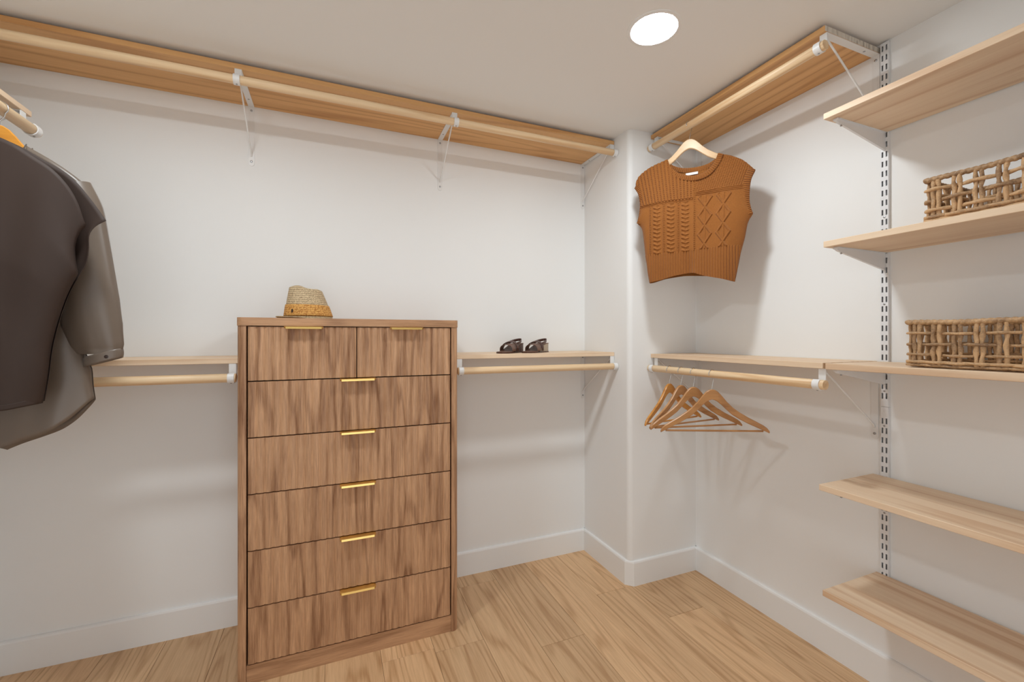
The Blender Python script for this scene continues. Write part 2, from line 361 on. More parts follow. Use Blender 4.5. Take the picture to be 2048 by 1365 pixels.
for x, lb in ((-1.15, 'white rod bracket behind the hanging taupe shirt'), (-.372, 'white rod bracket just left of the dresser side'),
              (.565, 'white rod bracket just right of the dresser side'), (1.446, 'white rod bracket under the sandal shelf at the boxed-out corner')):
    bracket(lb, (x, YA-.0002, ZLA), PI)
DB = .010                                             # right wall rods sit a little further out
for y, z, lb in ((1.006, ZU, 'white rod bracket at the open end of the short ceiling shelf'), (1.872, ZU, 'white rod bracket at the ceiling behind the knitted vest'),
                 (1.010, ZLB, 'white rod bracket under the hanger shelf beside the slotted standard'), (1.872, ZLB, 'white rod bracket under the hanger shelf beside the boxed-out corner')):
    bracket(lb, (XB-.0002, y, z), PI/2)
yr = YA-RY; xr = XB-RY
rod('long pale wooden rod under the ceiling shelf above the dresser', (XL+.002, yr, ZU+RZ), (XC-.004, yr, ZU+RZ))
rod('wooden rod behind the hanging clothes, ending at the dresser', (XL+.002, yr, ZLA+RZ), (XW0-.008, yr, ZLA+RZ))
rod('wooden rod under the sandal shelf', (XW1+.012, yr, ZLA+RZ), (XC-.004, yr, ZLA+RZ))
rod('wooden rod carrying the knitted vest', (xr, .985, ZU+RZ), (xr, YC-.004, ZU+RZ))
rod('wooden rod carrying four empty wooden hangers', (xr, .985, ZLB+RZ), (xr, YC-.004, ZLB+RZ))
# left wall unit
ZLL = 2.058; xlr = XL+RY
board('pine shelf above the hanging blouse and shirt', 2.35, DEP, (XL+G+DEP/2, 1.935-2.35/2, ZLL), PI/2, 'pine', None, .018)
rod('wooden rod carrying the blouse and shirt', (xlr, 1.915, ZLL+RZ), (xlr, -.40, ZLL+RZ))
bracket('white rod bracket at the open end of the blouse rod', (XL+.0002, 1.895, ZLL), -PI/2)
bracket('white rod bracket further along the blouse rod', (XL+.0002, .75, ZLL), -PI/2)

# slotted standards: plate with two columns of slots, folded side flanges
def standard(z0, z1, y, label, first):
    t = thing('slotted_standard', label, 'shelf standard', (XB-.0002, y, z0), PI/2, 'slotted standards on the right wall')
    h = z1-z0; w = .0125; d = .0125; bm = bmesh.new()
    xs = [-w, -.0092, -.0036, .0036, .0092, w]        # solid | slot | solid | slot | solid
    pitch, sh = .0363, .021; zs = [0.0]; z = first
    while z+sh < h-.006: zs += [z, z+sh]; z += pitch
    zs.append(h); V = {}
    def vert(x, y_, z): 
        k = (round(x, 5), round(y_, 5), round(z, 5))
        if k not in V: V[k] = bm.verts.new((x, y_, z))
        return V[k]
    for i in range(len(zs)-1):
        slot_row = i % 2 == 1
        for j in range(5):
            if slot_row and j in (1, 3):
                xa, xb, za, zb = xs[j], xs[j+1], zs[i], zs[i+1]; q = [(xa, za), (xb, za), (xb, zb), (xa, zb)]
                for a, b in zip(q, q[1:]+q[:1]): bm.faces.new((vert(a[0], d, a[1]), vert(b[0], d, b[1]), vert(b[0], d-.0016, b[1]), vert(a[0], d-.0016, a[1])))
                continue
            bm.faces.new((vert(xs[j], d, zs[i]), vert(xs[j+1], d, zs[i]), vert(xs[j+1], d, zs[i+1]), vert(xs[j], d, zs[i+1])))
    for s in (-w, w): bm.faces.new([bm.verts.new(p) for p in ((s, d, 0), (s, 0, 0), (s, 0, h), (s, d, h))])
    link('slotted_plate', to_mesh('slotted_plate', bm), 'grey_enamel', t)
    link('channel_back', to_mesh('channel_back', bx(-w+.0005, w-.0005, .0004, .0014, .001, h-.001)), 'slot_grey', t)
    k = 0; zz = first+sh+.0076
    while zz < h-.03:
        bm = bmesh.new(); disc(bm, (0, d-.0002, zz), (0, 1, 0), .0034, .0016); link('screw', to_mesh('screw', bm, 40), 'screw', t); zz += pitch*9
    return t
standard(1.068, 2.436, .973, 'long upper slotted white metal standard on the wall beside the shelves', .03)
standard(.300, 1.067, .973, 'shorter lower slotted white metal standard, butted under the long one', .014)
standard(1.068, 2.436, .26, 'upper slotted white metal standard at the far side of the baskets', .03)
standard(.300, 1.067, .26, 'lower slotted white metal standard at the far side of the baskets', .014)

# open shelves on the standards, with tapered arms
Y0, DS = .06, .316
SHELF = [(2.097, .997, 'pine shelf on the slotted standard, topmost of five'), (1.646, .997, 'pine shelf carrying the upper woven basket'),
         (1.2165, .991, 'pine shelf carrying the lower woven basket, level with the hanger shelf'), (.785, 1.012, 'empty pine shelf below the basket shelves'), (.415, 1.0, 'lowest pine shelf, just above the baseboard')]
bm = bmesh.new(); prof = [(.0130, -.001), (.296, -.001), (.300, -.004), (.298, -.010), (.290, -.014), (.0130, -.066)]
extrude_poly(bm, prof, lambda y, z: (-.0035, y, z), lambda y, z: (.0035, y, z)); ARM = to_mesh('arm_plate', bm)
FL = to_mesh('arm_flange', bx(-.0085, .0085, .0130, .292, -.0016, -.0002))
bm = bmesh.new(); disc(bm, (0, .268, -.020), (0, .1, -1), .0035, .003); tube(bm, [(0, .268, -.001), (0, .268, -.021)], .0022, 8); ASC = to_mesh('screw', bm, 40)
NB = to_mesh('front_lip', bx(-.0085, .0085, .288, .300, -.008, -.0002, bev=.0015))
AL = dict(zip([q[2] for q in SHELF], ('topmost open shelf', 'upper basket shelf', 'lower basket shelf', 'empty shelf', 'lowest shelf')))
for z, ye, lb in SHELF:
    board(lb, ye-Y0, DS, (XB-.0135-DS/2+.003, (ye+Y0)/2, z), PI/2, 'pine')
    for ya, nm in ((.973, 'at its open end'), (.26, 'at its other end')):
        t = thing('shelf_arm', 'tapered white steel arm under the '+AL[lb]+', '+nm, 'bracket', (XB, ya, z), PI/2)
        link('arm_plate', ARM, 'grey_enamel', t); link('arm_flange', FL, 'grey_enamel', t); link('screw', ASC, 'screw', t); link('front_lip', NB, 'grey_enamel', t)

# ------------------------------------------------------------------ dresser
DX0, DX1, DY, DZ = -.337, .525, 1.913, 1.405
dr = thing('dresser', 'tall brown wood-grain dresser with fluted drawers and gold edge pulls', 'dresser', ((DX0+DX1)/2, DY, 0))
HW = (DX1-DX0)/2; DD = YA-BT-.004-DY; ST = .031
def dpart(name, bm, mat, parent=dr, loc=(0, 0, 0), smooth=None): return link(name, to_mesh(name, bm, smooth), mat, parent, loc)
for s in (-1, 1):                                     # side panel with a rounded front corner
    r = .022; xo, xi = s*HW, s*(HW-ST)
    pts = [(xi, .0), (xo-s*r, 0)]+[(xo-s*r+s*r*math.sin(math.radians(a)), r-r*math.cos(math.radians(a))) for a in range(10, 91, 10)]+[(xo, DD), (xi, DD)]
    bm = bmesh.new(); extrude_poly(bm, pts, lambda x, y: (x, y, 0), lambda x, y: (x, y, DZ-.032)); dpart('side_panel', bm, 'walnut_v', smooth=25)
r = .024; w = HW+.002
pts = [(w-r+r*math.sin(math.radians(a)), r-r*math.cos(math.radians(a))-.003) for a in range(0, 91, 10)]
pts = [(-x, y) for x, y in pts[::-1]]+pts+[(w, DD), (-w, DD)]
bm = bmesh.new(); extrude_poly(bm, pts, lambda x, y: (x, y, DZ-.0315), lambda x, y: (x, y, DZ)); dpart('top_panel', bm, 'walnut_h', smooth=25)
dpart('plinth', bx(-HW+ST+.0005, HW-ST-.0005, .004, .022, 0, .0725), 'walnut_h')
dpart('back_panel', bx(-HW+ST+.0005, HW-ST-.0005, .06, DD-.002, .002, DZ-.0325), 'dark')
Z = [1.3725, 1.1600, .9430, .7265, .5095, .2925, .0755]
def fluted(x0, x1, h):
    """scalloped drawer front: profile in plan, extruded upwards"""
    n = max(1, round((x1-x0)/.0278)); pts = []
    for i in range(n):
        for k in range(6):
            t = k/6; pts.append((x0+(x1-x0)*(i+t)/n, .0045-.0042*math.sin(PI*t)**.8))
    pts.append((x1, .0045)); pts += [(x1, .020), (x0, .020)]
    return extrude_poly(bmesh.new(), pts, lambda x, y: (x, y, 0), lambda x, y: (x, y, h))
def pull(bm, w):
    """folded edge pull: flange on the drawer's top edge, tongue forward, small down-turned lip with clipped corners"""
    pr = [(.018, .0012), (-.022, .0012), (-.0262, -.0005), (-.0275, -.0085), (-.0256, -.0088), (-.0244, -.0012), (-.0215, -.0004), (.018, -.0002)]
    secs = [(-w/2, .55), (-w/2+.006, 1), (w/2-.006, 1), (w/2, .55)]; rings = []
    for x, k in secs: rings.append([bm.verts.new((x, y if y > 0 else y*(.72+.28*(k > .9)), z if z > -.002 else z*k)) for y, z in pr])
    for a, b in zip(rings[:-1], rings[1:]):
        for j in range(len(pr)): bm.faces.new((a[j], a[(j+1) % len(pr)], b[(j+1) % len(pr)], b[j]))
    bm.faces.new(rings[0]); bm.faces.new(rings[-1][::-1]); return bm
def drawer(x0, x1, z1, z0, hx):
    h = z1-z0-.0046; cx = (x0+x1)/2
    d = dpart('drawer', fluted(x0-cx, x1-cx, h), 'walnut_v', dr, (cx, 0, z0+.0023), 28)
    p = link('handle', to_mesh('handle', pull(bmesh.new(), .140), 30), 'gold', d, (hx-cx, 0, h+.0004))
    p['label'] = 'gold metal edge pull'
    return d
e = HW-ST-.0055; mid = .0915-(DX0+DX1)/2
drawer(-e, mid-.0018, Z[0], Z[1], -.106-(DX0+DX1)/2); drawer(mid+.0018, e, Z[0], Z[1], .2935-(DX0+DX1)/2)
for a, b in zip(Z[1:-1], Z[2:]): drawer(-e, e, a, b, .096-(DX0+DX1)/2)

# ------------------------------------------------------------------ hangers
def hook_mesh(r_rod, drop, wire=.0017):
    """wire hook in the local x-z plane; origin = centre of the rod; hangs down to z = -drop"""
    R = r_rod+wire+.0006; pts = []
    for i in range(15):
        a = math.radians(200-250*i/14); pts.append((R*math.cos(a), 0, R*math.sin(a)))
    e = pts[-1]; pts += [(e[0]*.93, 0, e[2]-.006), (R*.45, 0, -R-.010), (.003, 0, -drop+.016), (0, 0, -drop+.008), (0, 0, -drop-.012)]
    bm = bmesh.new(); tube(bm, pts, wire, 8); return to_mesh('hook', bm, 50)
def hanger_body(w, drop, bow=.03, th=.0065):
    """contoured wooden yoke; z = 0 at the top of the neck, arms fall to -drop at x = +-w"""
    ks = [(0, 0, .046), (.05, -.002, .047), (.11, -.011, .046), (.18, -.030, .042), (.27, -.058, .037), (.38, -.086, .034), (.5, -.108, .031), (.65, -.131, .028), (.8, -.151, .025), (.9, -.165, .023), (.96, -.176, .019), (1, -.190, .010)]
    k = drop/.195; bm = bmesh.new(); rings = []
    st = [(-a, b, c) for a, b, c in ks[:0:-1]]+ks
    for a, zt, tk in st:
        x = a*w; zt *= k; zb = zt-tk; y = -bow*a*a; h = th*(1 if abs(a) < .93 else .8); c = .0028
        o = [(-h+c, zt), (h-c, zt), (h, zt-c), (h, zb+c), (h-c, zb), (-h+c, zb), (-h, zb+c), (-h, zt-c)]
        rings.append([bm.verts.new((x, y+p, q)) for p, q in o])
    for a, b in zip(rings[:-1], rings[1:]):
        for j in range(8): bm.faces.new((a[j], a[(j+1) % 8], b[(j+1) % 8], b[j]))
    bm.faces.new(rings[0]); bm.faces.new(rings[-1][::-1])
    return to_mesh('yoke', bm, 32)
def hanger(label, rodpt, body_rot, hook_rot, mat, w=.235, drop=.185, neck=.070, group=None):
    t = thing('coat_hanger', label, 'hanger', rodpt, 0, group)
    link('hook', hook_mesh(RR, neck), 'steel', t, (0, 0, 0), hook_rot)
    link('yoke', hanger_body(w, drop), mat, t, (0, 0, -neck), body_rot)
    bm = bmesh.new(); zb = -neck-drop*.955-.006; b = -.030*.81
    tube(bm, [(-w*.90, b, zb), (w*.90, b, zb)], .0042, 10); link('trouser_bar', to_mesh('trouser_bar', bm, 50), mat, t, (0, 0, 0), body_rot)
    return t
zr = ZLB+RZ
for y, a, w, mat, lb in ((1.478, -25, .238, 'hanger_tan', 'empty wooden hanger nearest the open end of its rod'), (1.588, -12, .236, 'hanger_tan', 'empty tan wooden hanger, second from the open rod end'),
                         (1.668, 4, .232, 'hanger_tan', 'empty brownish wooden hanger, third from the open rod end'), (1.748, 9, .212, 'hanger_amber', 'empty amber wooden hanger nearest the boxed-out corner')):
    hanger(lb, (xr, y, zr), math.radians(a), 0, mat, w, group='empty hangers on the lower rod')

# ------------------------------------------------------------------ cloth helpers
def resample(pts, n):
    pts = [Vector((p[0], p[1])) for p in pts]; d = [0]
    for a, b in zip(pts, pts[1:]): d.append(d[-1]+(b-a).length)
    out = []; j = 0
    for i in range(n+1):
        t = d[-1]*i/n
        while j < len(d)-2 and d[j+1] < t: j += 1
        k = (t-d[j])/max(1e-9, d[j+1]-d[j]); out.append(pts[j].lerp(pts[j+1], min(1, k)))
    return out
def smooth_curve(pts, n=12):
    """Catmull-Rom through points"""
    P = [Vector((p[0], p[1])) for p in pts]; P = [P[0]*2-P[1]]+P+[P[-1]*2-P[-2]]; out = []
    for i in range(1, len(P)-2):
        a, b, c, d = P[i-1:i+3]
        for k in range(n):
            t = k/n; out.append(.5*((2*b)+(c-a)*t+(2*a-5*b+4*c-d)*t*t+(-a+3*b-3*c+d)*t**3))
    out.append(P[-2]); return out
def coons(top, right, bottom, left, nu, nv):
    """transfinite patch: top/bottom run left to right, left/right run downwards"""
    T, B, Lc, Rc = resample(top, nu), resample(bottom, nu), resample(left, nv), resample(right, nv); g = []
    for j in range(nv+1):
        v = j/nv; row = []
        for i in range(nu+1):
            u = i/nu
            row.append(T[i]*(1-v)+B[i]*v+Lc[j]*(1-u)+Rc[j]*u-(T[0]*(1-u)*(1-v)+T[-1]*u*(1-v)+B[0]*(1-u)*v+B[-1]*u*v))
        g.append(row)
    return g
def grid_mesh(name, G3, smooth=True, thick=0):
    bm = bmesh.new(); V = [[bm.verts.new(p) for p in r] for r in G3]
    for a, b in zip(V, V[1:]):
        for i in range(len(a)-1): bm.faces.new((a[i], a[i+1], b[i+1], b[i]))
    for f in bm.faces: f.smooth = smooth
    me = bpy.data.meshes.new(name); bm.to_mesh(me); bm.free(); return me
def solid(o, t):
    m = o.modifiers.new('thickness', 'SOLIDIFY'); m.thickness = t; m.offset = 0; return o

# ------------------------------------------------------------------ knitted vest on its hanger
VC = Vector((xr, 1.612, 0)); VA = math.radians(-52.3); VD = Vector((math.cos(VA), math.sin(VA), 0)); VN = Vector((math.sin(VA), -math.cos(VA), 0))  # VN faces the viewer
if VN.dot(-VC) < 0: VN = -VN
ZV = 2.28
def vp(u, v):                                         # pixel -> vest plane (s, z)
    p = on_plane(u, v, VC, VN); return ((p-VC).dot(VD), p.z-ZV)
vest = thing('knit_vest', 'mustard brown cropped cable-knit vest hanging from a wooden hanger', 'sweater', (VC.x, VC.y, ZV), VA)
hanger('pale wooden hanger holding the knitted vest', (xr, VC.y, ZU+RZ), VA+PI, 0, 'hanger_pale', .215, .150, .068)
PX = lambda *q: [vp(a, b) for a, b in q]
top_f = smooth_curve(PX((1270, 378), (1277, 357), (1300, 338), (1336, 321)), 8)+smooth_curve(PX((1336, 321), (1343, 336), (1360, 349), (1386, 353.5), (1411, 346), (1428, 328), (1437, 308)), 8)+smooth_curve(PX((1437, 308), (1464, 313), (1487, 322), (1511, 341)), 8)
top_b = smooth_curve(PX((1270, 378), (1277, 357), (1300, 338), (1336, 321)), 8)+smooth_curve(PX((1336, 321), (1345, 330), (1363, 335), (1387, 334), (1412, 328), (1430, 317), (1437, 308)), 8)+smooth_curve(PX((1437, 308), (1464, 313), (1487, 322), (1511, 341)), 8)
right = smooth_curve(PX((1511, 341), (1502, 362), (1499, 395), (1501, 413), (1506, 428)), 8)+smooth_curve(PX((1506, 428), (1496, 446), (1490, 475), (1482, 505), (1476, 535), (1470, 564)), 8)
left = smooth_curve(PX((1270, 378), (1278, 392), (1281, 412), (1279, 432), (1275, 448)), 8)+smooth_curve(PX((1275, 448), (1284, 459), (1288, 485), (1291, 512), (1295, 540), (1299, 567)), 8)
bot_f = smooth_curve(PX((1299, 567), (1318, 563), (1338, 557), (1360, 551), (1384, 547), (1408, 553), (1440, 559), (1470, 564)), 8)
bot_b = smooth_curve(PX((1299, 567), (1338, 556), (1384, 551), (1430, 553), (1470, 564)), 8)
sL, sR = vp(1275, 448)[0], vp(1506, 428)[0]; sM = vp(1390, 450)[0]
zY = vp(1390, 400)[1]; zH = vp(1390, 502)[1]; zHem = vp(1390, 551)[1]
def saw(x): x = x % 1; return 1-abs(2*x-1)
def knit(s, z, u, v):
    """relief of the stitches, metres towards the viewer"""
    st = .0006*math.sin(s*2*PI/.0046)*math.sin(z*2*PI/.0052)
    if z < zH+.004*math.sin(s*9):                       # ribbed welt
        return .0046*abs(math.sin(s*PI/.0118))-.002+st
    if s < sM-.006:
        yl = -.284+.05*(s+.1)*(s < -.1)
        if z > yl:                                      # eyelet ribs fanning to the shoulder
            f = (s-sM)/(1+.9*max(0, z-yl)); c = abs(math.sin(f*PI/.0150)); e = math.sin(z*2*PI/.0098)
            return .0044*c-(.0030 if c < .5 and e > -.2 else 0)+st
        if z > yl-.012: return .0022*math.sin((z-yl)*2*PI/.006)+st
        for k in range(3):                              # three cable columns with eyelet bars beside them
            c0 = -.016-.0645*k; q = (s-c0)/.021
            if abs(q) < 1.05:
                w = .040; r = 0
                for ph in (0, .5): r = max(r, 1-((q-.5*math.sin((z/w+ph)*2*PI))/.45)**2)
                return .0062*max(0, r)**.7*(.6+.4*math.sin(z*2*PI/(w/2)+q*1.6))+st
            if abs(s-c0+.032) < .009: return .0026*math.cos((s-c0+.032)*PI/.009)-(.003 if math.sin(z*2*PI/.0085) > .1 and abs(s-c0+.032) < .003 else 0)
        return st
    if s < sM+.006: return .0034*math.cos((s-sM)*PI/.012)-(.0036 if math.sin(z*2*PI/.0090) > .1 and abs(s-sM) < .0032 else 0)
    yl = -.266
    if z > yl+.010: return .0028*math.sin((s+z*.6)*2*PI/.0125)*math.sin((z-s*.25)*2*PI/.0125)+st      # moss stitch yoke
    if z > yl-.012: return .0024*math.sin((z-yl)*2*PI/.0073)+st
    r = 0                                               # two columns of crossing diamonds
    for c0 in (.069, .148):
        c1 = c0+.06*(z+.42)*.25; q = (s-c1)/.028; ph = saw((z+.333)/.088)
        for sg in (-1, 1): r = max(r, 1-((q-sg*ph)/.20)**2)
        if abs(q) < ph*.8: r = max(r, .42*max(0, math.cos(q*8)))
    return .0060*max(0, r)**.6+st+.0005*math.sin(z*2*PI/.0042)
def puff(u, v): return (max(0, 1-(2*u-1)**4))**.5*(.010+.020*min(1, v*2))
def vest_grid(top, bottom, nu, nv, side, fn):
    g = coons(top, right, bottom, left, nu, nv); out = []
    for j, row in enumerate(g):
        r = []
        for i, p in enumerate(row):
            u, v = i/nu, j/nv
            d = puff(u, v)*(1.0+.35*math.sin(u*7+v*2))+(.004*math.sin(u*23+1)*v*v)
            if side > 0 and v > .75: d += .016*math.exp(-((u-.49)/.05)**2)*(v-.75)*4*-.8
            r.append((p.x, -side*(d+(fn(p.x, p.y, u, v) if fn else 0)), p.y))
        out.append(r)
    return out
# local frame of the vest: x = VD, -y = towards the viewer
side_y = 1 if (Vector((math.sin(VA), -math.cos(VA), 0))-VN).length < .01 else -1
NV = 420; gf = vest_grid(top_f, bot_f, 420, NV, side_y, knit)
jh = next(j for j in range(NV) if gf[j][210][2] < zH)
link('front', grid_mesh('front', gf[:jh+1]), 'knit', vest); link('hem_rib', grid_mesh('hem_rib', gf[jh:]), 'knit', vest)
link('back', grid_mesh('back', vest_grid(top_b, bot_b, 110, 90, -side_y, lambda s, z, u, v: .0012*abs(math.sin(s*PI/.010)))), 'knit', vest)
def ribbed_band(name, curve, width, inward, y0, pitch=.0072, raise_=.0022, n=220):
    """strip of ribbing laid along a 2-D edge curve; inward gives the side it grows to"""
    c = resample(curve, n); bm = bmesh.new(); rows = []
    for i, p in enumerate(c):
        t = (c[min(n, i+1)]-c[max(0, i-1)]).normalized(); nr = Vector((-t.y, t.x))*inward; d = i/n; rr = []
        for k in range(7):
            a = k/6; q = p+nr*width*a; rib = .0024*math.cos(i*2*PI/(pitch/( sum((c[q2+1]-c[q2]).length for q2 in (0,))+1e-9)))
            rr.append((q.x, y0(d)-side_y*(raise_*math.sin(PI*min(1, a*1.1+.08))+rib), q.y))
        rows.append(rr)
    return grid_mesh(name, rows)
nf = smooth_curve(PX((1336, 321), (1343, 336), (1360, 349), (1386, 353.5), (1411, 346), (1428, 328), (1437, 308)), 10)
nb = smooth_curve(PX((1336, 321), (1345, 330), (1363, 335), (1387, 334), (1412, 328), (1430, 317), (1437, 308)), 10)
for nm, cv, wd, f in (('neckband', nf, .024, lambda d: -side_y*(.011+.003*math.sin(PI*d))), ('back_neckband', nb, .022, lambda d: side_y*(.006+.006*math.sin(PI*d)))):
    solid(link(nm, ribbed_band(nm, cv, wd, -1, f, .0085), 'knit', vest), .003)
ar = smooth_curve(PX((1511, 341), (1502, 362), (1499, 395), (1501, 413), (1506, 428)), 10)
al = smooth_curve(PX((1270, 378), (1278, 392), (1281, 412), (1279, 432), (1275, 448)), 10)
solid(link('armhole_band', ribbed_band('armhole_band', ar, .030, -1, lambda d: -side_y*.011, .0085), 'knit', vest), .003)
solid(link('armhole_band', ribbed_band('armhole_band', al, .030, 1, lambda d: -side_y*.011, .0085), 'knit', vest), .003)
a, b = vp(1371.5, 352), vp(1396, 343)
lab = link('neck_label', to_mesh('neck_label', bx(a[0], b[0], -.0006, .0006, a[1], b[1])), 'label', vest, (0, 0, 0)); lab['label'] = 'blank white woven neck label'

# ------------------------------------------------------------------ blouse and shirt on the left rod
def rng_sheet(name, top, rightc, bottom, nu, nv, depth, mat, parent, mirror=True, thick=.0012):
    """half garment (x >= 0) from outline curves, mirrored about its centre line; depth(x, z, u, v) = local y"""
    leftc = [top[0], bottom[0]]; g = coons(top, rightc, bottom, leftc, nu, nv); rows = []
    for j, row in enumerate(g):
        r = [(p.x, depth(p.x, p.y, i/nu, j/nv), p.y) for i, p in enumerate(row)]
        if mirror: r = [(-x, depth(-x, z, i/nu, j/nv), z) for i, (x, y, z) in reversed(list(enumerate(r)))][:-1]+r
        rows.append(r)
    return solid(link(name, grid_mesh(name, rows), mat, parent), thick)
YB, YS = 1.60, 1.745; zrod = ZLL+RZ
hanger('wooden hanger inside the dark brown blouse', (xlr, YB, zrod), PI, 0, 'hanger_pale', .19, .137, .095)
hanger('orange wooden hanger inside the taupe shirt', (xlr, YS, zrod), PI, 0, 'hanger_orange', .19, .166, .052)
ZB = 1.90
def bp(u, v, y=YB): p = on_plane(u, v, (0, y, 0), (0, 1, 0)); return (p.x-xlr, p.z-ZB)
bl = thing('blouse', 'dark brown short-sleeved blouse hanging in front of the taupe shirt', 'blouse', (xlr, YB, ZB))
BPX = lambda y, *q: [bp(a, b, y) for a, b in q]
zneck = bp(0, 275)[1]
topf = [(0, zneck-.075), (.035, zneck-.055), (.058, zneck-.005)]+smooth_curve([(.060, zneck+.002)]+BPX(YB, (30, 290), (75, 318), (115, 345), (145, 378), (163, 412), (174, 452)), 6)
rightf = smooth_curve(BPX(YB, (174, 452), (160, 468), (152, 492), (153, 520), (158, 547)), 8)+smooth_curve(BPX(YB, (158, 547), (136, 590), (118, 640), (104, 695), (96, 755), (87, 806)), 8)
botf = [(0, bp(0, 822)[1])]+BPX(YB, (0, 819), (40, 815), (87, 806))
topb = [(0, zneck-.02), (.035, zneck-.008), (.058, zneck+.006)]+smooth_curve([(.060, zneck+.008)]+BPX(YB, (32, 288), (78, 314), (120, 338), (150, 364), (180, 400), (211, 441)), 6)
rightb = smooth_curve(BPX(YB, (211, 441), (190, 452), (177, 470), (176, 500), (170, 530), (158, 549)), 8)+smooth_curve(BPX(YB, (158, 549), (136, 590), (118, 640), (104, 695), (96, 755), (87, 803)), 8)
def folds(x, z, k, seed):
    f = max(0, min(1, (-.08-z)/.5)); return f*k*(math.sin(x*34+seed+z*3)+.6*math.sin(x*61-z*5+seed*2))+k*.35*math.sin(z*23+x*17+seed)*f
def pf(u): return max(0, 1-u**4)**.5
def bulge(x, half): return max(0, 1-(x/half)**2)**.5
rng_sheet('front_panel', topf, rightf, [(x, z) for x, z in botf], 48, 60, lambda x, z, u, v: -.004-.050*pf(u)*min(1, .35+v*1.5)-folds(x, z, .006, 1.3)*(1-u**4), 'blouse', bl)
rng_sheet('back_panel', topb, rightb, [(x, z) for x, z in botf], 40, 50, lambda x, z, u, v: .004+.035*pf(u)*min(1, .35+v*1.5)+folds(x, z, .005, 2.1)*(1-u**4), 'blouse', bl)
# stitched hem turn-up
hm = resample(botf, 40); wmax = hm[-1].x
def hem_y3(p): u = min(1, max(0, p.x/wmax)); return -.004-.050*pf(u)-folds(p.x, p.y, .006, 1.3)*(1-u**4)-.0022
solid(link('hem', grid_mesh('hem', [[(p.x*.995, hem_y3(p), p.y+dz) for p in hm] for dz in (.0145, .013, .004, -.0005)]), 'blouse', bl), .001)

ZSH = 1.90
sh = thing('shirt', 'taupe satin long-sleeved shirt hanging behind the dark brown blouse', 'shirt', (xlr, YS, ZSH))
SPX = lambda *q: BPX(YS, *q)
top_s = [(0, -.05), (.05, -.03), (.065, .0)]+smooth_curve([(.068, .0)]+SPX((60, 296), (110, 325), (150, 353), (172, 372)), 6)
right_s = smooth_curve(SPX((172, 372), (160, 440), (150, 520), (152, 600), (163, 680), (184, 740)), 8)+smooth_curve(SPX((184, 740), (186, 770), (190, 797)), 6)
hem_y = bp(0, 897, YS)[1]
bot_s = smooth_curve([(0, hem_y-.001)]+SPX((0, 897), (30, 886), (70, 874), (110, 860), (145, 840), (172, 815), (190, 797)), 6)
rng_sheet('front_panel', top_s, right_s, bot_s, 50, 60, lambda x, z, u, v: -.003-.040*pf(u)*min(1, .3+v)-folds(x, z, .007, .4)*(1-u**4), 'satin', sh)
rng_sheet('back_panel', top_s, right_s, [(p[0], p[1]-.012) for p in bot_s], 40, 50, lambda x, z, u, v: .003+.035*pf(u)*min(1, .3+v)+folds(x, z, .006, 1.4)*(1-u**4), 'satin', sh)
def sleeve(sign):
    c = [(150, 372, .040), (165, 420, .050), (172, 480, .056), (178, 540, .062), (184, 600, .068), (190, 650, .070), (199, 690, .064), (206, 708, .050)]
    P = [(bp(u, v, YS), h) for u, v, h in c]; C = smooth_curve([p[0] for p in P], 6); n = len(C); k = 28; rows = []
    for i, p in enumerate(C):
        t = i/(n-1); f = t*(len(P)-1); j = min(len(P)-2, int(f)); hw = P[j][1]*(1-(f-j))+P[j+1][1]*(f-j); row = []
        for q in range(k+1):
            a = 2*PI*q/k; pl = 1+.06*math.sin(3*a+t*4)+.05*math.sin(7*a+2)*t*t
            row.append((sign*(p[0]+hw*math.cos(a)*pl), .046*(.55+.45*math.sin(PI*min(1, t*1.1)))*math.sin(a)*pl-.012, p[1]+.012*math.cos(a)*(1-t)))
        rows.append(row)
    s = link('sleeve', grid_mesh('sleeve', rows), 'satin', sh)
    e = C[-1]; rows = []                                 # gathered cuff, a slanting band with a button
    for i in range(7):
        t = i/6; rows.append([(sign*(e[0]+.006+(.0465+.002*math.sin(PI*t))*math.cos(2*PI*q/k)), .026*math.sin(2*PI*q/k)-.012, e[1]+.004-.030*t+.014*math.cos(2*PI*q/k)) for q in range(k+1)])
    cu = solid(link('cuff', grid_mesh('cuff', rows), 'satin', s), .0018)
    bm = bmesh.new(); disc(bm, (sign*(e[0]+.022), -.0375, e[1]-.008), (0, -1, 0), .005, .002); link('button', to_mesh('button', bm, 40), 'emblem', s)
for sg in (1, -1): sleeve(sg)

# ------------------------------------------------------------------ straw hat on the dresser
hc = on_plane(618, 640, (0, 2.115, 0), (0, 1, 0))
hat = thing('straw_hat', 'mottled straw trilby with a tan band on the dresser top', 'hat', (hc.x, 2.115, DZ), math.radians(14))
def hat_r(a, t):                                        # radius of the crown at height fraction t
    base = (.098, .088); topr = (.066, .060)
    ex = base[0]+(topr[0]-base[0])*t**1.15; ey = base[1]+(topr[1]-base[1])*t**1.15
    pin = 1-.42*max(0, t-.35)*(math.exp(-((a-1.15)/.42)**2)+math.exp(-((a-4.30)/.42)**2))
    return ex*math.cos(a)*pin, ey*math.sin(a)*pin
CH = .128
def crown_rows(t0, t1, n, grow=0):
    rows = []
    for j in range(n+1):
        t = t0+(t1-t0)*j/n; r = []
        for i in range(57):
            a = 2*PI*i/56; x, y = hat_r(a, t); q = 1+grow/.09
            r.append((x*q-.012*t, y*q+.003*t, .006+CH*t-.006*math.cos(a)*t*t))
        rows.append(r)
    return rows
rows = crown_rows(0, 1, 16); last = rows[-1]
